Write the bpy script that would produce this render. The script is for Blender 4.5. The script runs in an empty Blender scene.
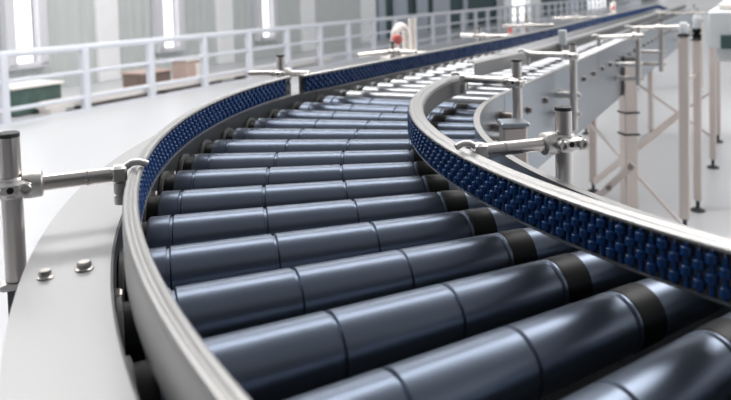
import bpy, bmesh, math, random
from math import sin, cos, pi, radians as R, hypot, atan2
from mathutils import Vector, Matrix
random.seed(4)
C = bpy.context.scene.collection
S = 2.0            # metres per plan unit
DROP = 0.55        # floor lies this far below the roller tops (plan units)
TH = R(133.0)      # where the bend runs out into the straight
NX, NY = cos(TH), sin(TH)
TX, TY = NY, -NX

def W(x, y, z=0.0):
    return Vector((x*S, y*S, (z+DROP)*S))
def TN(t, n, z=0.0):            # straight-run coordinates
    return W(t*TX+n*NX, t*TY+n*NY, z)
def PO(r, deg, z=0.0):          # bend coordinates
    return W(r*cos(R(deg)), r*sin(R(deg)), z)

# ------------------------------------------------------------------ materials
def mat(name, col, rough=.5, metal=0.0, var=.08, scale=20, bump=0.0, bscale=60, stretch=None, emit=0.0, spec=.5, coat=0.0, rvar=.06):
    m = bpy.data.materials.new(name); m.use_nodes = True
    nt = m.node_tree; b = nt.nodes['Principled BSDF']
    b.inputs['Metallic'].default_value = metal
    b.inputs['Specular IOR Level'].default_value = spec
    if coat:
        b.inputs['Coat Weight'].default_value = coat; b.inputs['Coat Roughness'].default_value = .2
    tc = nt.nodes.new('ShaderNodeTexCoord'); mp = nt.nodes.new('ShaderNodeMapping')
    if stretch: mp.inputs['Scale'].default_value = stretch
    nt.links.new(tc.outputs['Object'], mp.inputs['Vector'])
    no = nt.nodes.new('ShaderNodeTexNoise'); no.inputs['Scale'].default_value = scale; no.inputs['Detail'].default_value = 4
    nt.links.new(mp.outputs['Vector'], no.inputs['Vector'])
    cr = nt.nodes.new('ShaderNodeMix'); cr.data_type = 'RGBA'
    c0 = [max(0, c*(1-var)) for c in col]; c1 = [min(1, c*(1+var)) for c in col]
    cr.inputs[6].default_value = (*c0, 1); cr.inputs[7].default_value = (*c1, 1)
    nt.links.new(no.outputs['Fac'], cr.inputs[0]); nt.links.new(cr.outputs[2], b.inputs['Base Color'])
    mr = nt.nodes.new('ShaderNodeMapRange')
    mr.inputs['To Min'].default_value = max(.03, rough-rvar); mr.inputs['To Max'].default_value = min(1, rough+rvar)
    nt.links.new(no.outputs['Fac'], mr.inputs['Value']); nt.links.new(mr.outputs['Result'], b.inputs['Roughness'])
    if bump:
        n2 = nt.nodes.new('ShaderNodeTexNoise'); n2.inputs['Scale'].default_value = bscale
        nt.links.new(mp.outputs['Vector'], n2.inputs['Vector'])
        bp = nt.nodes.new('ShaderNodeBump'); bp.inputs['Strength'].default_value = bump; bp.inputs['Distance'].default_value = .002
        nt.links.new(n2.outputs['Fac'], bp.inputs['Height']); nt.links.new(bp.outputs['Normal'], b.inputs['Normal'])
    if emit:
        b.inputs['Emission Color'].default_value = (*col, 1); b.inputs['Emission Strength'].default_value = emit
    return m

M = dict(
 steel   = mat('satin stainless steel', (.62,.60,.585), .32, 1.0, .05, 14, .05, 90, (1,1,12)),
 rail    = mat('brushed rail steel', (.40,.393,.388), .40, 1.0, .03, 18, .04, 120),
 tube    = mat('polished tube steel', (.72,.675,.645), .30, 1.0, .02, 16, 0, 90, (3,3,.5), rvar=.015),
 backp   = mat('darkened grey plate', (.13,.128,.127), .52, .35, .08, 9, .04, 60),  # on the rail backs this dark tone stands for a dark reflection
 plate   = mat('zinc plate steel', (.36,.40,.44), .36, 1.0, .05, 6, .03, 60),
 flange  = mat('ground flange steel', (.43,.43,.435), .46, .75, .03, 5, .03, 80),
 innerw  = mat('dull inner side steel', (.11,.115,.12), .45, .7, .10, 9, .05, 60),
 undersheet    = mat('dark gap shade sheet', (.03,.032,.035), .6, 0.0, .1, 6),  # shade between the rollers put into the colour
 leg     = mat('brushed leg steel', (.72,.64,.60), .48, .6, .05, 10, .04, 70, (1,1,8)),
 sleeve  = mat('blue grey roller sleeve', (.138,.165,.215), .33, .88, .08, 7, .02, 60, None, 0, .5, 0, .05),
 zinc    = mat('bright zinc roller', (.37,.38,.40), .30, .95, .05, 10, .03, 60),
 blue    = mat('blue wheel plastic', (.005,.047,.175), .28, 0.0, .12, 30, .03, 200),
 black   = mat('black rubber', (.003,.0035,.004), .45, 0.0, .15, 30, 0, 60, None, 0, .22),
 cap     = mat('dark grey plastic cap', (.035,.037,.04), .5, 0.0, .1, 30),
 bolt    = mat('bolt steel', (.58,.55,.52), .3, 1.0, .06, 40),
 dbolt   = mat('dark brown bolt steel', (.27,.24,.225), .38, .9, .12, 40),  # darker and browner than the other bolts
 hole    = mat('dark hole', (.01,.01,.01), .8, 0.0, .1, 30),
 white   = mat('white rail paint', (.68,.70,.755), .4, 0.0, .03, 8),
 cast    = mat('cast clamp metal', (.70,.68,.66), .42, .9, .07, 40, .06, 150),
 floor   = mat('white epoxy floor', (.58,.585,.605), .33, 0.0, .07, .8, .01, 5),
 cladding= mat('grey green ribbed cladding', (.53,.555,.545), .6, 0.0, .05, 3),
 column  = mat('white painted column', (.86,.86,.87), .55, 0.0, .03, 4),
 frame   = mat('pale window frame', (.64,.64,.67), .5, 0.0, .03, 4),
 glow    = mat('daylit window pane', (1,1,1), .4, 0.0, 0, 3, 0, 5, None, 1.1),
 dglass  = mat('dark green glass', (.055,.095,.10), .6, 0.0, .25, 1.1, 0, 60, None, 0, .12),
 curtain = mat('pale blue grey blind', (.42,.46,.52), .7, 0.0, .10, 2, 0, 60, None, 0, .2),
 card    = mat('brown cardboard', (.20,.145,.125), .8, 0.0, .25, 6),
 cardl   = mat('pale pinkish cardboard', (.58,.44,.39), .8, 0.0, .10, 6),
 green   = mat('dark green mottled crate', (.075,.125,.11), .7, 0.0, .55, 7),
 wrap    = mat('white wrapping', (.88,.83,.78), .5, 0.0, .03, 5),
 pallet  = mat('dark stained timber', (.12,.10,.095), .8, 0.0, .3, 6),
 red     = mat('red plastic', (.70,.17,.15), .45, 0.0, .08, 20),
 housing = mat('pale grey machine paint', (.66,.69,.71), .5, 0.0, .03, 4),
 dgreen  = mat('dark green panel', (.05,.09,.09), .4, 0.0, .1, 5),
 rearw   = mat('dark grey unseen wall', (.07,.075,.085), .8, 0.0, .1, 3),
)

# ------------------------------------------------------------------ mesh helpers
class MB:
    def __init__(s): s.bm = bmesh.new()
    def face(s, vs):
        try: s.bm.faces.new(vs)
        except ValueError: pass
    def prism(s, ring0, ring1, caps=True):
        a = [s.bm.verts.new(p) for p in ring0]; b = [s.bm.verts.new(p) for p in ring1]; n = len(a)
        for i in range(n): s.face((a[i], a[(i+1)%n], b[(i+1)%n], b[i]))
        if caps: s.face(a[::-1]); s.face(b)
    def box(s, c, ax, ay, az, h, bev=0.0):
        """c centre, ax/ay/az unit vectors, h full sizes"""
        c = Vector(c); ax = Vector(ax)*h[0]/2; ay = Vector(ay)*h[1]/2; az = Vector(az)*h[2]/2
        if bev <= 0:
            s.prism([c-ax-ay-az, c+ax-ay-az, c+ax+ay-az, c-ax+ay-az], [c-ax-ay+az, c+ax-ay+az, c+ax+ay+az, c-ax+ay+az]); return
        bx = ax.normalized()*bev; by = ay.normalized()*bev; bz = az.normalized()*bev
        def oct(k, q):
            o = []
            for sx, sy, first in ((1,-1,0),(1,1,1),(-1,1,0),(-1,-1,1)):
                p = c+sx*(ax-k*bx)+sy*(ay-k*by)
                if first == 0: o += [p-sx*bx*0 if 0 else p-sx*bx, p-sy*by] if sx*sy > 0 else [p-sx*bx, p-sy*by]
                else: o += [p-sy*by, p-sx*bx]
            return [v+q for v in o]
        rings = [oct(1, -az), oct(0, -az+bz), oct(0, az-bz), oct(1, az)]
        vs = [[s.bm.verts.new(p) for p in r] for r in rings]; n = 8
        for a, b in zip(vs, vs[1:]):
            for i in range(n): s.face((a[i], a[(i+1)%n], b[(i+1)%n], b[i]))
        s.face(vs[0][::-1]); s.face(vs[-1])
    def lathe(s, p0, axis, prof, seg=24, caps=True):
        """prof: (distance along axis, radius) from p0"""
        axis = Vector(axis).normalized(); u = axis.orthogonal().normalized(); v = axis.cross(u); p0 = Vector(p0)
        rings = [[s.bm.verts.new(p0+axis*d+(u*cos(2*pi*i/seg)+v*sin(2*pi*i/seg))*r) for i in range(seg)] for d, r in prof]
        for a, b in zip(rings, rings[1:]):
            for i in range(seg): s.face((a[i], a[(i+1)%seg], b[(i+1)%seg], b[i]))
        if caps: s.face(rings[0][::-1]); s.face(rings[-1])
    def cyl(s, a, b, r, seg=20, ch=0.0):
        a = Vector(a); b = Vector(b); L = (b-a).length
        pr = [(0, r), (L, r)] if ch <= 0 else [(0, r-ch), (ch, r), (L-ch, r), (L, r-ch)]
        s.lathe(a, b-a, pr, seg)
    def sweep(s, rings, closed=True, caps=True):
        vs = [[s.bm.verts.new(p) for p in r] for r in rings]; n = len(vs[0])
        for a, b in zip(vs, vs[1:]):
            for i in range(n if closed else n-1): s.face((a[i], a[(i+1)%n], b[(i+1)%n], b[i]))
        if caps and closed: s.face(vs[0][::-1]); s.face(vs[-1])
    def tube(s, pts, r, seg=14):
        pts = [Vector(p) for p in pts]; rings = []
        prev = None
        for i, p in enumerate(pts):
            d = (pts[min(i+1, len(pts)-1)]-pts[max(i-1, 0)]).normalized()
            u = d.orthogonal().normalized() if prev is None else (prev-d*prev.dot(d)).normalized()
            prev = u; v = d.cross(u)
            rings.append([p+(u*cos(2*pi*k/seg)+v*sin(2*pi*k/seg))*r for k in range(seg)])
        s.sweep(rings)
    def build(s, name, m, parent=None, smooth=True, angle=35):
        bmesh.ops.recalc_face_normals(s.bm, faces=s.bm.faces[:])
        me = bpy.data.meshes.new(name); off = parent_loc(parent)
        if parent is not None: bmesh.ops.translate(s.bm, verts=s.bm.verts[:], vec=-off)
        s.bm.to_mesh(me); s.bm.free()
        for mm in (m if isinstance(m, (list, tuple)) else [m]): me.materials.append(mm)
        if smooth:
            me.polygons.foreach_set('use_smooth', [True]*len(me.polygons)); me.set_sharp_from_angle(angle=R(angle))
        o = bpy.data.objects.new(name, me); C.objects.link(o)
        if parent is not None: o.parent = parent
        return o

def parent_loc(p):
    v = Vector((0,0,0))
    while p is not None: v += p.location; p = p.parent
    return v

def tag(o, label=None, cat=None, group=None, kind=None):
    if label: o['label'] = label
    if cat: o['category'] = cat
    if group: o['group'] = group
    if kind: o['kind'] = kind
    return o
def thing(name, loc, label, cat, group=None):
    o = bpy.data.objects.new(name, None); o.location = loc; o.empty_display_size = .05; C.objects.link(o)
    return tag(o, label, cat, group)
X, Y, Z = Vector((1,0,0)), Vector((0,1,0)), Vector((0,0,1))
TV = Vector((TX, TY, 0)); NV = Vector((NX, NY, 0))

def arc_pts(a0, a1, step=1.0):
    n = max(2, int(abs(a1-a0)/step)+1)
    return [a0+(a1-a0)*i/(n-1) for i in range(n)]
def arc_sweep(prof, a0, a1, step=1.0):
    m = MB(); m.sweep([[PO(r, a, z) for r, z in prof] for a in arc_pts(a0, a1, step)]); return m
def run_sweep(prof, ts):
    """prof (n, z) closed; ts list of (t, dn, dz)"""
    m = MB(); m.sweep([[TN(t, n+dn, z+dz) for n, z in prof] for t, dn, dz in ts]); return m

# ------------------------------------------------------------------ SETTING
m = MB(); m.box(TN(10, 0.8, -DROP-.02), TV, NV, Z, (70*S, 16*S, .04*S)); tag(m.build('floor', M['floor'], None, False), kind='structure')
WN = 5.6
# wall slab and its ribbed cladding
m = MB(); m.box(TN(24, WN+.22, 1.0), TV, NV, Z, (64*S, .1*S, 3.2*S)); wall = tag(m.build('wall_left', M['curtain'], None, False), kind='structure')
def ribbed(t0, t1, z0=-.55, z1=1.9):
    m = MB(); nr = max(2, int((t1-t0)/.11)); pts = []
    for i in range(nr):
        a = t0+(t1-t0)*i/nr; w = (t1-t0)/nr
        pts += [(a, .05), (a+w*.42, .05), (a+w*.55, .042), (a+w*.87, .042)]
    pts.append((t1, .05))
    vs0 = [m.bm.verts.new(TN(t, WN+d, z0)) for t, d in pts]; vs1 = [m.bm.verts.new(TN(t, WN+d, z1)) for t, d in pts]
    for i in range(len(pts)-1): m.face((vs0[i], vs0[i+1], vs1[i+1], vs1[i]))
    m.build('ribbed_cladding', M['cladding'], wall, False)
cols = [(-.05,.20), (1.63,1.88), (3.30,3.545), (4.95,5.22), (6.64,6.96), (8.28,8.74)]
wins = [(.80,1.01), (2.455,2.66), (4.085,4.29), (5.72,5.935), (7.42,7.60)]
for i, (a, b) in enumerate(cols):
    m = MB(); m.box(TN((a+b)/2, WN+.06, .68), TV, NV, Z, ((b-a)*S, .12*S, 2.46*S), .02); tag(m.build('trim_%d' % (i+1), M['column'], None, False), kind='structure')
for i, (a, b) in enumerate(wins):
    if i == 4: continue
    f = MB()
    for c in (a-.045, b+.045): f.box(TN(c, WN+.0, .9), TV, NV, Z, (.085*S, .09*S, 2.46*S), .01)
    f.box(TN((a+b)/2, WN, -.315), TV, NV, Z, ((b-a+.18)*S, .09*S, .05*S), .01)
    fr = tag(f.build('window_%d' % (i+1), M['frame'], None, False), kind='structure')
    p = MB(); p.box(TN((a+b)/2-.01, WN+.03, .8), TV, NV, Z, ((b-a-.03)*S, .02*S, 2.18*S)); p.build('pane', M['glow'], fr, False)
edges = [-2.0]
spans = [(.20,.71), (1.1,1.63), (1.88,2.365), (2.75,3.30), (3.545,3.995), (4.38,4.95), (5.22,5.63), (6.03,6.64), (6.96,8.28), (-2,-.05), (.8-.1,1.1), (2.37,2.75), (4.0,4.38), (5.63,6.03)]
for k, (a, b) in enumerate(spans):
    if k >= 10: ribbed(a, b, -.55, -.33)
    else: ribbed(a, b)
# the glazed stretch farther on: dark panes, pale blinds between
glz = [(8.76,8.9,0),(8.9,9.15,1),(9.2,9.45,0),(9.47,9.57,1),(9.6,10.0,1),(10.02,10.35,0),(10.4,10.88,1),(10.9,11.12,0),(11.15,11.98,1),(12.0,12.72,0),(12.74,12.97,1),(12.99,15.0,0),(17.1,18.2,1),(18.25,22.4,0),(22.45,23.6,1),(23.65,25.5,0),(29.0,48.0,0)]
gl = MB(); cu = MB()
for a, b, k in glz:
    (cu if k else gl).box(TN((a+b)/2, WN+.1-(.04 if k else 0), .7), TV, NV, Z, ((b-a)*S, .03*S, 2.5*S))
w6 = tag(gl.build('window_6', M['dglass'], None, False), kind='structure')
cu.build('blind', M['curtain'], w6, False)
for i, (a, b) in enumerate([(15.65,17.05), (25.6,28.9), (48.2,53)]):
    m = MB(); m.box(TN((a+b)/2, WN+.02, .7), TV, NV, Z, ((b-a)*S, .05*S, 2.5*S)); tag(m.build('window_%d' % (i+7), M['glow'], None, False), kind='structure')
for i, (a, b) in enumerate([(14.95,15.6), (17.15,18.25)]):
    m = MB(); m.box(TN((a+b)/2, WN-.03, .68), TV, NV, Z, ((b-a)*S, .2*S, 2.46*S), .02); tag(m.build('trim_%d' % (i+9), M['column'], None, False), kind='structure')
# unseen wall behind the camera, tall and dark to block light on roller fronts
cx, cy = -.9905, -.4968
m = MB(); fd = Vector((.304,.951,0)).normalized(); rd = Vector((.951,-.304,0)).normalized()
m.box(W(cx, cy, 1.2)-fd*2.6*S, rd, fd, Z, (9*S, .1*S, 3.5*S)); tag(m.build('wall_rear_unseen', M['rearw'], None, False), kind='structure')

# ------------------------------------------------------------------ RAILING
base = TN(1.53, 4.34, -DROP)
rl = thing('safety_railing', base, 'long white painted safety railing along the left floor edge', 'railing')
k = 0; t = .933
while t < 30:
    m = MB(); m.box(TN(t, 4.34, -.335), TV, NV, Z, (.055*S, .055*S, .43*S), .008*S); m.build('post', M['white'], rl, False); t += .597
for z, w, nm in ((-.113, .048, 'top_rail'), (-.281, .028, 'middle_rail'), (-.457, .028, 'middle_rail')):
    m = MB(); m.tube([TN(t, 4.34 if nm == 'top_rail' else 4.33, z) for t in (0, 5, 10, 20, 30)], w/2*S, 10); m.build(nm, M['white'], rl)
m = MB(); m.box(TN(15, 4.34, -.545), TV, NV, Z, (30*S, .06*S, .010*S)); m.build('toe_board', M['white'], rl, False)

# ------------------------------------------------------------------ goods behind the railing
def crate(name, t0, t1, n0, n1, z1, mt, label, cat, lidm=None, slats=True, z0=-DROP):
    t = thing(name, TN((t0+t1)/2, (n0+n1)/2, z0), label, cat)
    m = MB(); m.box(TN((t0+t1)/2, (n0+n1)/2, (z0+z1)/2), TV, NV, Z, ((t1-t0)*S, (n1-n0)*S, (z1-z0)*S), .012*S); m.build('body', mt, t, False)
    if lidm:
        m = MB(); m.box(TN((t0+t1)/2, (n0+n1)/2, z1+.008), TV, NV, Z, ((t1-t0+.03)*S, (n1-n0+.03)*S, .016*S), .005*S); m.build('lid', lidm, t, False)
    return t
crate('green_crate', 1.728, 2.10, 4.55, 4.85, -.368, M['green'], 'dark green mottled crate with white lid behind the railing', 'crate', M['wrap'])
crate('cardboard_box', 3.02, 3.35, 4.75, 5.0, -.42, M['card'], 'dark brown cardboard box on the floor left of the pale carton', 'box', M['cardl'])
cb = crate('cardboard_carton', 3.50, 3.75, 4.70, 4.9, -.355, M['cardl'], 'tall pale pink cardboard carton with white label behind railing', 'carton', M['wrap'])
m = MB(); m.box(TN(3.64, 4.697, -.44), TV, NV, Z, (.09*S, .006*S, .12*S)); m.build('paper_label', M['wrap'], cb, False)
bb = thing('wrapped_bundle', TN(3.2, 4.46, -DROP), 'long low white wrapped bundle lying on dark timber behind railing', 'bundle')
m = MB(); prof = [(4.39,-.516),(4.53,-.516),(4.53,-.480),(4.51,-.466),(4.41,-.466),(4.39,-.480)]
m.sweep([[TN(t, 4.46+(n-4.46)*k, -.49+(z+.49)*k) for n, z in prof] for t, k in ((1.86,.75),(1.875,.9),(1.91,1),(3.3,1),(5.4,1),(5.43,.9))]); m.build('wrapping', M['wrap'], bb)
for a, b in ((1.88,2.0),(2.16,2.78),(2.95,3.6),(3.9,4.6)):
    m = MB(); m.box(TN((a+b)/2, 4.45, -.533), TV, NV, Z, ((b-a)*S, .12*S, .034*S)); m.build('timber', M['pallet'] if a > 2 else M['wrap'], bb, False)

# ------------------------------------------------------------------ CURVED CONVEYOR
A0, A1 = 208.0, 133.0
cc = thing('curved_roller_conveyor', W(0, 0, -DROP), 'curved roller conveyor with dark blue grey rollers filling the foreground', 'conveyor')
arc_sweep([(1.019,.013),(1.072,.013),(1.072,-.015),(1.069,-.015),(1.069,.010),(1.022,.010),(1.022,-.14),(1.019,-.14)], A0, A1).build('outer_flange', M['flange'], cc)
arc_sweep([(1.0175,.0122),(1.0188,.0122),(1.0188,-.06),(1.0175,-.06)], A0, A1).build('inner_liner', M['innerw'], cc)
arc_sweep([(.658,.019),(.664,.019),(.664,-.14),(.658,-.14)], A0, A1).build('inner_side_plate', M['plate'], cc)
arc_sweep([(.6575,.0191),(.6655,.0191),(.6655,.0215),(.6575,.0215)], A0, A1).build('edge_strip', M['rail'], cc)
arc_sweep([(.664,-.10),(1.019,-.10),(1.019,-.105),(.664,-.105)], A0, A1, 3).build('gap_shade_sheet', M['undersheet'], cc)  # added dark sheet that makes the gaps between rollers read as shade
for r, a, h in ((1.0575,181.6,.8),(1.035,181.3,.95),(1.045,197,1)):
    m = MB(); p = PO(r, a, .013)
    m.lathe(p, Z, [(0,.0075*S*h*.8),(.0008*S,.0078*S*h*.8),(.0016*S,.006*S*h*.8)], 24)
    m.lathe(p+Z*.0016*S, Z, [(0,.0048*S*h),(.0022*S,.0048*S*h),(.0034*S,.0038*S*h)], 20)
    m.build('bolt', M['bolt'], cc)
# tapered roller, built along +x of its own frame, apex of the cone on the bend's axis
SL = .0235/.9822
def cone(m, prof, seg=40):
    rings = []
    for r, dr in prof:
        q = SL*r+dr
        rings.append([Vector((r*S, q*cos(2*pi*i/seg)*S, (DROP-SL*r+q*sin(2*pi*i/seg))*S)) for i in range(seg)])
    m.sweep(rings)
def local(m, name, mt):
    bmesh.ops.recalc_face_normals(m.bm, faces=m.bm.faces[:])
    bmesh.ops.translate(m.bm, verts=m.bm.verts[:], vec=(0,0,-DROP*S))
    me = bpy.data.meshes.new(name); m.bm.to_mesh(me); m.bm.free(); me.materials.append(mt)
    me.polygons.foreach_set('use_smooth', [True]*len(me.polygons)); me.set_sharp_from_angle(angle=R(32)); return me
prof = [(.662,-.001),(.6635,0)]
for g in (.7452,.8242,.9032,.9822):
    prof += [(g-.0022,.0003),(g-.0010,-.0014),(g+.0009,-.0014),(g+.0014,.0004)]
prof += [(1.0,0.0002),(1.0015,-.0012)]
m = MB(); cone(m, prof); sleeve_me = local(m, 'roller', M['sleeve'])
m = MB(); cone(m, [(.7205,-.0005),(.7207,.0007),(.7408,.0007),(.741,-.0005)]); belt_me = local(m, 'drive_belt', M['black'])
m = MB(); cone(m, [(1.0015,-.0035),(1.0125,-.0035)]); pul_me = local(m, 'drive_pulley', M['black'])
m = MB(); cone(m, [(1.0125,-.001),(1.013,.0006),(1.016,.0006),(1.0165,-.001)]); col_me = local(m, 'end_collar', M['backp'])
PHI0 = -163.44; DPHI = -4.595
def bend_roller(phi):
    par = bpy.data.objects.new('roller', sleeve_me); C.objects.link(par); par.parent = cc
    par.location = (0,0,DROP*S); par.rotation_euler = (0,0,R(phi))
    for me, nm in ((belt_me,'drive_belt'),(pul_me,'drive_pulley'),(col_me,'end_collar')):
        c = bpy.data.objects.new(nm, me); C.objects.link(c); c.parent = par
for k in range(-1, 15): bend_roller(PHI0+k*DPHI)
for k in range(3, 15):
    a = PHI0+(k+.5)*DPHI; m = MB(); d = Vector((cos(R(a)), sin(R(a)), 0))
    m.lathe(PO(1.0175, a, -.013), -d, [(0,.0042*S),(.003*S,.0042*S),(.0042*S,.0032*S)], 6); m.build('side_bolt', M['bolt'], cc)
# leg under the inside of the bend, with brackets
def leg_at(parent, P, w, ztop, yaw, capm, foot=True, mt=None):
    ax = Vector((cos(yaw), sin(yaw), 0)); ay = Vector((-sin(yaw), cos(yaw), 0))
    zb = -DROP+(.035 if foot else 0)
    m = MB(); m.box(W(*P, (ztop+zb)/2), ax, ay, Z, (w*S, w*S, (ztop-zb)*S), .003*S); lg = m.build('leg', mt or M['leg'], parent, False)
    if capm:
        m = MB(); m.box(W(*P, ztop+.003), ax, ay, Z, (w*1.16*S, w*1.16*S, .006*S), .0015*S); m.build('leg_cap', capm, lg, False)
    if foot:
        m = MB(); p = W(*P, -DROP)
        m.lathe(p, Z, [(0,.022*S),(.005*S,.022*S),(.010*S,.012*S),(.012*S,.006*S),(.036*S,.006*S)], 20); m.build('foot', M['cap'], lg)
    return lg
def on_plate(parent, c, d, r, l, name='bolt', mt=None):
    m = MB(); m.lathe(c, d, [(0,r*1.35),(l*.25,r*1.35),(l*.26,r),(l*.85,r),(l,r*.8)], 14); return m.build(name, mt or M['dbolt'], parent)
yawT = atan2(TY, TX)
leg_at(cc, (-.509,.349), .034, -.002, yawT+.5, M['plate'])
for a in (150, 157):                     # axle ends on the inside of the bend
    d = Vector((-cos(R(a)), -sin(R(a)), 0)); on_plate(cc, PO(.658, a, -.022), d, .008*S, .024*S)
for (t, n, z) in ((-.02,.658,-.012),(-.02,.658,-.03),(-.07,.66,-.02)):
    on_plate(cc, TN(t, n, z), -NV, .007*S, .02*S)
for a in (150, 196): leg_at(cc, (1.045*cos(R(a)), 1.045*sin(R(a))), .04, -.02, R(a), None)

# ------------------------------------------------------------------ STRAIGHT CONVEYOR
T1 = 4.72
sc = thing('straight_roller_conveyor', TN(2.4, .84, -DROP), 'long straight conveyor of bright steel rollers running to far right', 'conveyor')
run_sweep([(.658,.019),(.664,.019),(.664,-.145),(.658,-.145)], [(0.002,0,0),(T1,0,0)]).build('near_side_plate', M['plate'], sc, False)
run_sweep([(.6575,.0191),(.6655,.0191),(.6655,.0215),(.6575,.0215)], [(0.002,0,0),(T1,0,0)]).build('edge_strip', M['rail'], sc, False)
run_sweep([(1.019,.013),(1.072,.013),(1.072,-.015),(1.069,-.015),(1.069,.010),(1.022,.010),(1.022,-.14),(1.019,-.14)], [(0.002,0,0),(T1,0,0)]).build('far_flange', M['flange'], sc, False)
run_sweep([(1.0175,.0122),(1.0188,.0122),(1.0188,-.06),(1.0175,-.06)], [(0.002,0,0),(T1,0,0)]).build('inner_liner', M['innerw'], sc, False)
run_sweep([(.664,-.10),(1.019,-.10),(1.019,-.105),(.664,-.105)], [(0.002,0,0),(T1,0,0)]).build('gap_shade_sheet', M['undersheet'], sc, False)  # same added dark sheet, shade under the straight rollers
rr = .0150
def along_n(prof, mt, name):
    m = MB(); m.lathe(Vector((0,0,-rr*S)), NV, [(n*S, q*S) for n, q in prof], 20)
    bmesh.ops.recalc_face_normals(m.bm, faces=m.bm.faces[:])
    me = bpy.data.meshes.new(name); m.bm.to_mesh(me); m.bm.free(); me.materials.append(mt)
    me.polygons.foreach_set('use_smooth', [True]*len(me.polygons)); me.set_sharp_from_angle(angle=R(35)); return me
zr_me = along_n([(.6645,rr-.001),(.666,rr),(.999,rr),(1.0,rr-.001)], M['zinc'], 'roller')
zp_me = along_n([(1.0,rr*.86),(1.011,rr*.86)], M['black'], 'drive_pulley')
zc_me = along_n([(1.011,rr*.9),(1.0115,rr*1.05),(1.017,rr*1.05),(1.018,rr)], M['steel'], 'end_collar')
t = .090; i = 0
while t < T1-.02:
    par = bpy.data.objects.new('roller', zr_me); C.objects.link(par); par.parent = sc; par.location = W(t*TX, t*TY, 0)-parent_loc(sc)
    if i < 40:
        for me, nm in ((zp_me,'drive_pulley'),(zc_me,'end_collar')):
            c = bpy.data.objects.new(nm, me); C.objects.link(c); c.parent = par
    t += .063; i += 1
for k in range(22):
    on_plate(sc, TN(.13+.115*k, .658, -.026), -NV, .0055*S, .008*S)
leg_at(sc, (.417,1.270), .041, -.034, yawT+.62, M['cap'])
for (t, n) in ((4.2,.632),): leg_at(sc, (t*TX+n*NX, t*TY+n*NY), .05, -.06, yawT, M['cap'])
for (t, n) in ((1.2,1.045),(2.5,1.045),(4.2,1.045)): leg_at(sc, (t*TX+n*NX, t*TY+n*NY), .05, -.02, yawT, None)
# clamp band round the near leg
lgc = Vector((.417,1.270,0))
ax = Vector((cos(yawT+.62), sin(yawT+.62), 0)); ay = Vector((-ax.y, ax.x, 0))
for z in (-.198,-.265):
    m = MB()
    for sx in (1,-1):
        m.box(W(lgc.x, lgc.y, z)+ax*sx*.0225*S, ax, ay, Z, (.004*S,.048*S,.0045*S)); m.box(W(lgc.x, lgc.y, z)+ay*sx*.0225*S, ax, ay, Z, (.048*S,.004*S,.0045*S))
    m.build('clamp_band', M['cap'], sc, False)
# brace from the near leg to the far one
def bar(parent, a, b, w, th, name='brace', mt=None):
    a = Vector(a); b = Vector(b); d = (b-a).normalized(); s = d.cross(Z).normalized(); u = s.cross(d)
    m = MB(); m.box((a+b)/2, d, s, u, ((b-a).length, th, w), .002); return m.build(name, mt or M['leg'], parent, False)
bar(sc, TN(1.14,.70,-.436), TN(1.16,.83,-.535), .020*S, .008*S)
b1 = bar(sc, TN(1.125,.625,-.350), TN(1.135,.715,-.447), .022*S, .010*S)
for t_, n_, z_ in ((1.118,.632,-.358),(1.125,.698,-.43)): on_plate(sc, TN(t_, n_, z_), -TV, .006*S, .012*S)

# ------------------------------------------------------------------ GUIDE RAILS
def rail_prof(s, zt, zb, w=.020):
    """C channel, opening at offset 0, back at offset s*.020; returns (offset, z)"""
    p = [(0,zt-.0030),(.0003,zt-.0016),(.002,zt-.0004),(.0045,zt),(.007,zt-.0006),(.0088,zt-.0016),(.0104,zt-.0016),(.012,zt-.0008),(.0145,zt-.0002),(.0175,zt-.0009),(.0195,zt-.003),(.020,zt-.006),
         (.020,zb-.001),(.0188,zb-.0022),(.0006,zb-.0022),(0,zb-.0016),(0,zb),(.0175,zb),(.0175,zt-.0030)]
    return [(s*o*w/.020, z) for o, z in p]
ZT_O, ZB_O, ZT_I, ZB_I = .0525, .0210, .0495, .0205
def spindle(m, p, even, zt, zb, seg=12):
    H = (zt-.0034-zb); z0 = zb; pr = [(0,.0016)]
    cs = (.385,.79) if even else (.185,.59)
    for c in cs:
        b = .122*H*1.0
        pr += [(c*H-.106*H,.0016),(c*H-.104*H,.0029),(c*H-.085*H,.0034),(c*H+.085*H,.0034),(c*H+.104*H,.0029),(c*H+.106*H,.0016)]
    pr += [(H*.965 if even else H*.9,.0016)]
    m.lathe(p, Z, [(d*S, r*S) for d, r in pr], seg)
    return H
def pin(m, p, zt, zb):
    m.cyl(p-Z*.0004*S, p+Z*(zt-.0028-zb)*S, .0009*S, 6)
def guide(name, label, sweep_mb, loc, pts, zt, zb, near=100, group='blue wheel guide rails'):
    g = thing(name, loc, label, 'guide rail', 'guide rails')
    sweep_mb.build('channel', M['rail'], g, True, 30)
    far = MB(); nfar = 0
    for i, p in enumerate(pts):
        if i < near:
            m = MB(); spindle(m, p, i % 2, zt, zb, 14); sp = m.build('wheel_spindle', M['blue'], g, True, 28)
            m = MB(); pin(m, p, zt, zb); m.build('axle_pin', M['bolt'], sp)
        else:
            spindle(far, p, i % 2, zt, zb, 6); nfar += 1
    if nfar:
        o = far.build('far_wheel_spindles', M['blue'], g, True, 28); o['kind'] = 'stuff'
    else: far.bm.free()
    return g
DA = .0071
# outer bend
pts = []; a = 190.5
while a > 140.4: pts.append(PO(1.0028, a, ZB_O)); a -= math.degrees(DA)
sw = arc_sweep([(1.0+o, z) for o, z in rail_prof(1, ZT_O, ZB_O, .0105)], 206, 139.4, .75)
guide('guide_rail', 'outer curved guide rail sweeping from bottom left with steel top', sw, PO(1.01, 170, ZB_O), pts, ZT_O, ZB_O)
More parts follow.
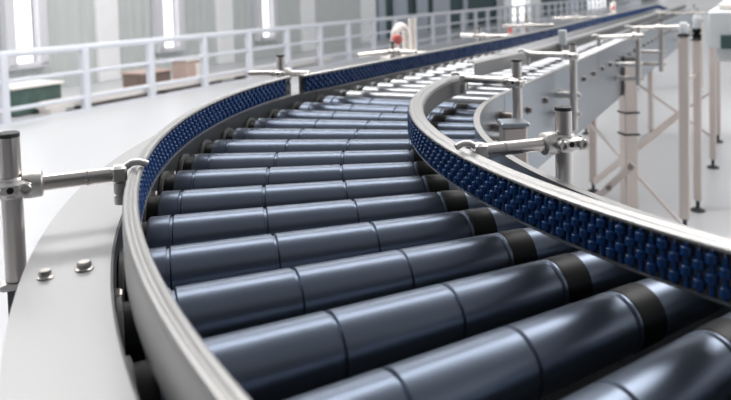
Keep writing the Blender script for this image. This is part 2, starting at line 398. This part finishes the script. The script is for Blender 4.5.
# inner bend
pts = []; a = 207.0
while a > 150: pts.append(PO(.7435, a, ZB_I)); a -= math.degrees(DA/.745)
sw = arc_sweep([(.745-o, z) for o, z in rail_prof(1, ZT_I, ZB_I, .0175)], 207.5, 131.2, .75)
g = guide('guide_rail', 'inner curved guide rail with large blue wheels at right foreground', sw, PO(.735, 170, ZB_I), pts, ZT_I, ZB_I)
arc_sweep([(.7276,.0425),(.7268,.0425),(.7268,.0195),(.7276,.0195)], 207, 131.4, .75).build('back_reflection_plate', M['backp'], g)  # added plate, dark reflections on the rail's back put into its colour
# outer straight
def out_path(t):
    ks = [(-.13,.985,0),(-.02,.974,0),(.2,.964,0),(.45,.949,0),(.9,.924,0),(1.4,.918,0),(2.2,.932,0),(4.68,.94,0),(4.9,.925,-.02),(5.15,.885,-.055),(5.4,.84,-.075)]
    for (a, na, za), (b, nb, zb) in zip(ks, ks[1:]):
        if t <= b:
            f = (t-a)/(b-a); return na+(nb-na)*f, za+(zb-za)*f
    return ks[-1][1], ks[-1][2]
ts = [-.092+.05*i for i in range(110)]
sw = run_sweep(rail_prof(1, ZT_O, ZB_O, .0105), [(t, *out_path(t)) for t in ts])
pts = []; t = -.082
while t < 5.3: n, dz = out_path(t); pts.append(TN(t, n+.0028, ZB_O+dz)); t += DA
guide('guide_rail', 'far straight guide rail, dark blue band running to upper right', sw, TN(2, .95, ZB_O), pts, ZT_O, ZB_O)
# joint plate between the outer rails
jp = thing('rail_joint', PO(1.0, 139.0, .013), 'short grey steel joint between the two outer blue rails', 'rail joint')
m = MB(); m.box(PO(1.006, 139.6, .035), Vector((-sin(R(139)), cos(R(139)),0)), Vector((cos(R(139)), sin(R(139)),0)), Z, (.018*S,.006*S,.028*S), .001*S); m.build('plate', M['backp'], jp, False)
for dz in (.028,.042):
    m = MB(); m.lathe(PO(1.003, 139.6, dz), -Vector((cos(R(139)), sin(R(139)),0)), [(0,.003*S),(.003*S,.003*S)], 12); m.build('joint_bolt', M['bolt'], jp)
# inner straight (back of the channel faces the camera)
sw = run_sweep([(.765-o, z) for o, z in rail_prof(1, ZT_I, ZB_I, .0175)], [(.205,.034,0),(.28,.028,0),(.36,.018,0),(.46,.006,0),(.6,0,0),(1,0,0),(2,0,0),(3,0,0),(4,0,0),(4.7,0,0)])
g = thing('guide_rail', TN(2.4, .755, ZB_I), 'inner straight guide rail seen from its plain grey steel back', 'guide rail', 'guide rails'); sw.build('channel', M['rail'], g, True, 30)
m = run_sweep([(.7468,.041),(.7476,.041),(.7476,.022),(.7468,.022)], [(.46,.006,0),(.6,0,0),(4.7,0,0)]); m.build('back_reflection_plate', M['backp'], g, False)  # added plate, carries the dark reflection in its colour here too

# ------------------------------------------------------------------ GUIDE RAIL BRACKETS
def bracket(label, P, zb, zt, E, za=.049, E2=None, hook=True, mounts=(), mdir=None, cam=(-.99,-.50), lo=False, armr=.0060, ra=None):
    t = thing('rail_bracket', W(*P, zb), label, 'bracket', 'guide rail brackets')
    pr = .0075
    m = MB(); m.cyl(W(*P, zb), W(*P, zt-.004), pr*S, 28); m.build('post', M['tube'], t)
    m = MB(); m.lathe(W(*P, zt-.004), Z, [(0,pr*1.01*S),(.003*S,pr*1.01*S),(.0038*S,pr*.85*S)], 28); m.build('cap', M['cap'], t)
    a = Vector((E[0]-P[0], E[1]-P[1], 0)); L = a.length; a.normalize(); b = Vector((-a.y, a.x, 0))
    if b.dot(Vector((cam[0]-P[0], cam[1]-P[1], 0))) < 0: b = -b
    c = W(*P, za)
    m = MB()
    m.lathe(c-Z*.0075*S, Z, [(0,.0090*S),(.0016*S,.0103*S),(.0134*S,.0103*S),(.015*S,.0090*S)], 32)
    m.box(c+b*.0080*S, a, b, Z, (.0295*S,.009*S,.0120*S), .003*S)
    m.box(c-b*.004*S+a*.004*S, a, b, Z, (.028*S,.012*S,.0115*S), .003*S)
    m.lathe(c+a*.008*S, a, [(0,.0098*S),(.004*S,.0104*S),(.0125*S,.0100*S),(.0135*S,.0085*S)], 28)
    cl = m.build('clamp', M['cast'], t)
    for sx in (-1, 1):
        q = c+b*.0120*S+a*sx*.0100*S
        m = MB(); m.lathe(q, b, [(0,.0048*S),(.0035*S,.0048*S),(.0045*S,.0040*S),(.0045*S,.0024*S),(.0025*S,.0022*S)], 18); m.build('clamp_bolt', M['bolt'], cl)
    m = MB(); m.lathe(c+b*.0126*S, b, [(0,.0024*S),(.0006*S,.0024*S)], 14); m.build('bolt_hole', M['hole'], cl)
    e = W(*E, za)
    m = MB(); m.cyl(c+a*.006*S, e, armr*S, 24, .0008*S)
    m.build('arm', M['tube'], t)
    m = MB(); mid = e-a*.028*S
    m.lathe(mid, a, [(0,armr*1.0*S),(.0003*S,(armr+.0004)*S),(.0018*S,(armr+.0004)*S),(.002*S,armr*S)], 24); m.build('arm_ring', M['bolt'], t)
    if E2:
        m = MB(); m.cyl(c-a*.006*S, W(*E2, za), armr*S, 20, .0008*S); m.build('arm', M['tube'], t)
    if hook:
        m = MB(); m.box(e-a*.004*S, a, b, Z, (.012*S,.013*S,.0135*S), .002*S)
        d = ra if ra else a
        m.tube([e+Z*.004*S, e+d*.006*S+Z*.0075*S, e+d*.012*S+Z*.0075*S, e+d*.018*S+Z*.005*S], .0028*S, 12)
        h = m.build('hook', M['cast'], t)
        m = MB(); q = e-a*.003*S-Z*.007*S
        m.lathe(q, -Z, [(0,.0050*S),(.002*S,.0055*S),(.008*S,.0055*S),(.0082*S,.0044*S),(.0100*S,.0044*S),(.0102*S,.0054*S),(.017*S,.0052*S)], 20)
        m.build('hook_nut', M['cast'], h)
    for mz, md in mounts:
        md = Vector((md[0], md[1], 0)); ln = md.length; d = md.normalized(); s = Vector((-d.y, d.x, 0))
        m = MB(); m.box(W(*P, mz)+d*ln*S*.5, d, s, Z, (ln*S,.016*S,.014*S), .002*S)
        m.lathe(W(*P, mz)-Z*.007*S, Z, [(0,.0105*S),(.014*S,.0105*S)], 24); m.build('mount', M['cast'], t)
        m = MB(); m.lathe(W(*P, mz)-d*.008*S+s*.0*S, -d, [(0,.005*S),(.006*S,.005*S),(.0065*S,.004*S)], 14); m.build('mount_bolt', M['bolt'], t)
    return t
def to_frame(P, rad):          # towards the bend's axis circle of radius rad
    r = hypot(*P); k = (rad-r)/r; return (P[0]*k, P[1]*k)
PL = (-1.0910,.0703)
lb = bracket('steel post bracket standing at far left beside the steel flange', PL, -.0215, .0905, (-1.0115,.0783), .049, mounts=())
m = MB(); m.box(W(PL[0], PL[1], -.0245), X, Y, Z, (.020*S,.020*S,.005*S), .001*S)
m.build('collar_plate', M['steel'], lb, False)
m = MB(); m.box(W(PL[0]+.002, PL[1], -.062), X, Y, Z, (.015*S,.016*S,.070*S), .001*S); m.box(W(PL[0]+.012, PL[1]-.001, -.05), X, Y, Z, (.020*S,.018*S,.03*S), .001*S); m.build('mount', M['innerw'], lb, False)
PC = (-.640,.030)
bracket('nearest right bracket, shiny post clamped to arm over blue wheel rail', PC, -.10, .081, (-.7265,.031), .0485, mounts=((-.03, to_frame(PC,.66)), (-.08, to_frame(PC,.66))))
P3 = (-.465,.412)
bracket('second bracket, holding the end of the inner curved rail', P3, -.085, .083, (-.515,.497), .0485, mounts=((-.04, to_frame(P3,.66)), (-.075, to_frame(P3,.66))))
P4 = (-.170,.699)
def nf(P, tgt=.66):
    k = tgt-(P[0]*NX+P[1]*NY); return (NX*k, NY*k)
bracket('third bracket, post clamped to straight conveyor side with left arm', P4, -.101, .0765, (-.224,.788), .051, mounts=((-.03, nf(P4)), (-.068, nf(P4))))
P5 = (.369,1.164)
bracket('fourth bracket, behind the capped square leg', P5, -.10, .070, (.240,1.175), .045, mounts=((-.04, nf(P5)), (-.08, nf(P5))))
P6 = (.659,1.404)
bracket('fifth bracket with a crosswise arm on both sides of its post', P6, -.10, .0735, (.560,1.436), .049, E2=(.755,1.384), mounts=((-.035, nf(P6)), (-.075, nf(P6))))
P7 = (1.62,2.279)
bracket('farthest right bracket, tall thin post near the pale machine', P7, -.11, .092, (1.545,2.44), .050, E2=(1.70,2.13), mounts=((-.04, nf(P7)), (-.085, nf(P7))))
def outer_base(t, P):
    m = MB(); m.lathe(W(*P, .013), Z, [(0,.016*S),(.005*S,.016*S),(.006*S,.010*S),(.016*S,.010*S)], 24); m.build('mount', M['cast'], t)
PO1 = (-.757,.752)
o = bracket('short capped post bracket on far flange beside the rail joint', PO1, .013, .081, (-.712,.716), .046, E2=(-.812,.776), hook=False); outer_base(o, PO1)
PO2 = (.38*TX+1.05*NX, .38*TY+1.05*NY)
o = bracket('far side bracket left of the red disc', PO2, .013, .075, (.37*TX+.985*NX, .37*TY+.985*NY), .050, E2=(.28*TX+1.09*NX, .28*TY+1.09*NY), hook=False); outer_base(o, PO2)
PO3 = (.957*TX+1.045*NX, .957*TY+1.045*NY)
o = bracket('far side bracket in front of the bright tall window', PO3, .013, .077, (.95*TX+.95*NX, .95*TY+.95*NY), .050, E2=(1.0*TX+1.12*NX, 1.0*TY+1.12*NY), hook=False); outer_base(o, PO3)
PO4 = (1.47*TX+1.045*NX, 1.47*TY+1.045*NY)
o = bracket('far side bracket right of the bright tall window', PO4, .013, .090, (1.50*TX+.95*NX, 1.50*TY+.95*NY), .055, E2=(1.45*TX+1.13*NX, 1.45*TY+1.13*NY), hook=False); outer_base(o, PO4)
PO5 = (2.3*TX+1.045*NX, 2.3*TY+1.045*NY)
o = bracket('farthest far side bracket, near the small red disc', PO5, .013, .085, (2.3*TX+.95*NX, 2.3*TY+.95*NY), .050, E2=(2.25*TX+1.14*NX, 2.25*TY+1.14*NY), hook=False); outer_base(o, PO5)

# sensor box on the inner straight rail
sb = thing('sensor_box', TN(.735, .735, .02), 'small grey upright sensor box fixed to inner straight rail', 'sensor')
m = MB(); m.box(TN(.735,.738,.061), TV, NV, Z, (.018*S,.018*S,.040*S), .0015*S); m.build('housing', M['housing'], sb, False)
m = MB(); m.box(TN(.729,.741,.031), TV, NV, Z, (.009*S,.006*S,.024*S)); m.build('stem', M['steel'], sb, False)

# red discs on white hoops
def red_hoop(label, t, n, z0, k=1.0):
    g = thing('stop_button', TN(t, n, z0), label, 'stop button', 'red discs on hoops')
    f = MB(); pts = [TN(t+.035*k, n, z0)]
    for i in range(9):
        a = pi*i/8; pts.append(TN(t+.035*k*cos(a), n, z0+.050*k+.028*k*sin(a)))
    pts.append(TN(t-.035*k, n, z0+.025*k)); f.tube(pts, .011*k*S, 12); f.build('hoop', M['wrap'], g)
    m = MB(); m.cyl(TN(t+.075*k, n, z0-.01), TN(t+.075*k, n, z0+.095*k), .011*k*S, 14); m.build('stand', M['wrap'], g)
    m = MB(); m.box(TN(t+.02*k, n, z0-.006), TV, NV, Z, (.2*k*S,.05*k*S,.012*S), .002*S); m.build('base', M['wrap'], g, False)
    m = MB(); m.lathe(TN(t-.045*k, n-.008*k, z0+.045*k), (-TV*.6-NV*.8), [(0,.0125*k*S),(.010*k*S,.0145*k*S),(.016*k*S,.012*k*S),(.018*k*S,.006*k*S)], 24); m.build('button', M['red'], g)
red_hoop('red disc on a white hoop stand behind the dark blue rail', .625, 1.15, .02)
red_hoop('small far red disc on white hoop near the top right', 3.93, 1.15, .01, .9)
rp = thing('signal_post', TN(1.606, 1.15, -DROP), 'thin pale post with red band left of the bright window', 'post')
m = MB(); m.cyl(TN(1.606,1.15,-DROP), TN(1.606,1.15,.018), .009*S, 12); m.build('pole', M['column'], rp)
m = MB(); m.cyl(TN(1.606,1.15,.018), TN(1.606,1.15,.050), .008*S, 12); m.build('red_band', M['red'], rp)

# ------------------------------------------------------------------ SUPPORT FRAMES AND MACHINE ON THE RIGHT
sf = thing('support_frame', W(.62, 1.3, -DROP), 'pinkish steel support frame with crossed braces under near right machinery', 'support frame', 'support frames')
leg_at(sf, (.533,1.165), .029, .036, yawT, M['cap'], True)
leg_at(sf, (.702,1.292), .0245, .010, yawT, M['cap'], True)
leg_at(sf, (.529,1.605), .026, -.16, yawT, None, True)
def xb(parent, a, b, w=.014): bar(parent, W(*a), W(*b), w*S, .005*S)
xb(sf, (.560,1.185,-.185), (.524,1.600,-.515), .022)
xb(sf, (.515,1.595,-.30), (.536,1.175,-.543), .011)
xb(sf, (.533,1.165,-.10), (.702,1.292,-.10), .012)
sf2 = thing('support_frame', TN(2.5, .6, -DROP), 'farther small support frame with two thin legs and brace', 'support frame', 'support frames')
def tnp(t, n): return (t*TX+n*NX, t*TY+n*NY)
leg_at(sf2, tnp(2.53,.45), .024, -.05, yawT, None, True); leg_at(sf2, tnp(2.54,.744), .024, -.15, yawT, None, True)
xb(sf2, (*tnp(2.53,.80),-.29), (*tnp(2.53,.46),-.54), .012); xb(sf2, (*tnp(2.53,.745),-.53), (*tnp(2.53,.46),-.30), .012)
mh = thing('machine_housing', TN(1.9, .33, -DROP), 'pale grey machine housing on a thin leg at right edge', 'machine')
m = MB(); m.box(TN(2.03,.31,.045), TV, NV, Z, (1.30*S,.25*S,.12*S), .008*S); m.build('body', M['housing'], mh, False)
m = MB(); m.box(TN(2.03,.30,.116), TV, NV, Z, (1.25*S,.21*S,.022*S), .006*S); m.build('cover', M['wrap'], mh, False)
m = MB(); m.box(TN(1.45,.385,-.035), TV, NV, Z, (.10*S,.05*S,.05*S), .006*S); m.build('gearbox', M['housing'], mh, False)
m = MB(); m.box(TN(1.374,.362,.006), TV, NV, Z, (.012*S,.07*S,.045*S), .002*S); m.build('dark_panel', M['dgreen'], mh, False)
leg_at(mh, (1.162,1.697), .0255, -.012, yawT, None, True)
for (t, n) in ((1.5,.22),(2.6,.22)): leg_at(mh, tnp(t, n), .0255, -.012, yawT, None, True)
du = thing('drive_unit', W(.533, 1.165, .042), 'white motor block sitting on the tall capped support leg', 'motor')
m = MB(); m.box(W(.533,1.165,.060), TV, NV, Z, (.030*S,.022*S,.036*S), .004*S); m.build('body', M['housing'], du, False)
m = MB(); m.lathe(W(.533,1.165,.058)-TV*.02*S, TV, [(0,.009*S),(.012*S,.012*S),(.05*S,.012*S),(.055*S,.008*S)], 20); m.build('motor', M['housing'], du)
cp = thing('shaft_coupling', W(.702, 1.292, .0165), 'black coupling with white ring on the thin right leg', 'coupling')
m = MB(); m.lathe(W(.702,1.292,.016), Z, [(0,.010*S),(.004*S,.014*S),(.012*S,.014*S),(.016*S,.008*S),(.02*S,.014*S),(.028*S,.014*S),(.032*S,.009*S)], 18); m.build('body', M['black'], cp)
m = MB(); m.lathe(W(.702,1.292,.048), Z, [(0,.011*S),(.02*S,.013*S),(.036*S,.013*S),(.042*S,.009*S)], 18); m.build('sensor_head', M['housing'], cp)

# ------------------------------------------------------------------ LIGHT
w = bpy.data.worlds.new('hall light'); bpy.context.scene.world = w; w.use_nodes = True
nt = w.node_tree; bg = nt.nodes['Background']; bg.inputs['Strength'].default_value = 1.0
tc = nt.nodes.new('ShaderNodeTexCoord'); sx = nt.nodes.new('ShaderNodeSeparateXYZ'); ra = nt.nodes.new('ShaderNodeValToRGB'); mr = nt.nodes.new('ShaderNodeMapRange')
mr.inputs['From Min'].default_value = -1; nt.links.new(tc.outputs['Generated'], sx.inputs[0]); nt.links.new(sx.outputs['Z'], mr.inputs['Value']); nt.links.new(mr.outputs[0], ra.inputs[0])
el = ra.color_ramp.elements; el[0].position = .45; el[0].color = (.35,.35,.37,1); el[1].position = 1.0; el[1].color = (.24,.245,.26,1)
for p_, v in ((.52,.90),(.62,.95),(.70,.80),(.79,.30)):
    e_ = el.new(p_); e_.color = (v*.97, v*.985, v, 1)
nt.links.new(ra.outputs[0], bg.inputs['Color'])
def area(name, loc, rot, sx, sy, power, col=(1,1,1)):
    l = bpy.data.lights.new(name, 'AREA'); l.shape = 'RECTANGLE'; l.size = sx; l.size_y = sy; l.energy = power; l.color = col
    o = bpy.data.objects.new(name, l); o.location = loc; o.rotation_euler = rot; C.objects.link(o); return o
fyaw = atan2(fd.y, fd.x)-pi/2
for dist, wid, pw in ((2.0, .55, 310), (4.6, .7, 300)):
    area('ceiling_and_fill_light', W(cx, cy, 2.3)+fd*dist*S-rd*1.3*S, (0,0,fyaw), 4.6*S, wid*S, pw, (1,.985,.97))
area('ceiling_and_fill_light', W(1.9, 1.1, 2.3), (0,0,fyaw), 2.2*S, 1.6*S, 330, (1,.985,.97))  # added fill light that brightens the right floor, no lamp known there

# ------------------------------------------------------------------ CAMERA
cam = bpy.data.cameras.new('camera'); co = bpy.data.objects.new('camera', cam); C.objects.link(co)
yaw, pitch, roll = .3091, .0489, -.0295
f = Vector((sin(yaw)*cos(pitch), cos(yaw)*cos(pitch), -sin(pitch))); r = Vector((cos(yaw), -sin(yaw), 0)); u = r.cross(f)
r2 = cos(roll)*r+sin(roll)*u; u2 = -sin(roll)*r+cos(roll)*u
mw = Matrix((r2, u2, -f)).transposed().to_4x4(); mw.translation = W(-.9905,-.4968,.1838); co.matrix_world = mw
cam.sensor_width = 36; cam.lens = 689.235*36/731; cam.shift_y = -(200-29.55)/731; cam.clip_start = .02; cam.clip_end = 300
cam.dof.use_dof = True; cam.dof.focus_distance = 1.25; cam.dof.aperture_fstop = 4.6
scn = bpy.context.scene; scn.camera = co
scn.view_settings.view_transform = 'Standard'; scn.view_settings.look = 'None'; scn.view_settings.gamma = 1; scn.view_settings.exposure = 0.16
scn.cycles.use_denoising = True
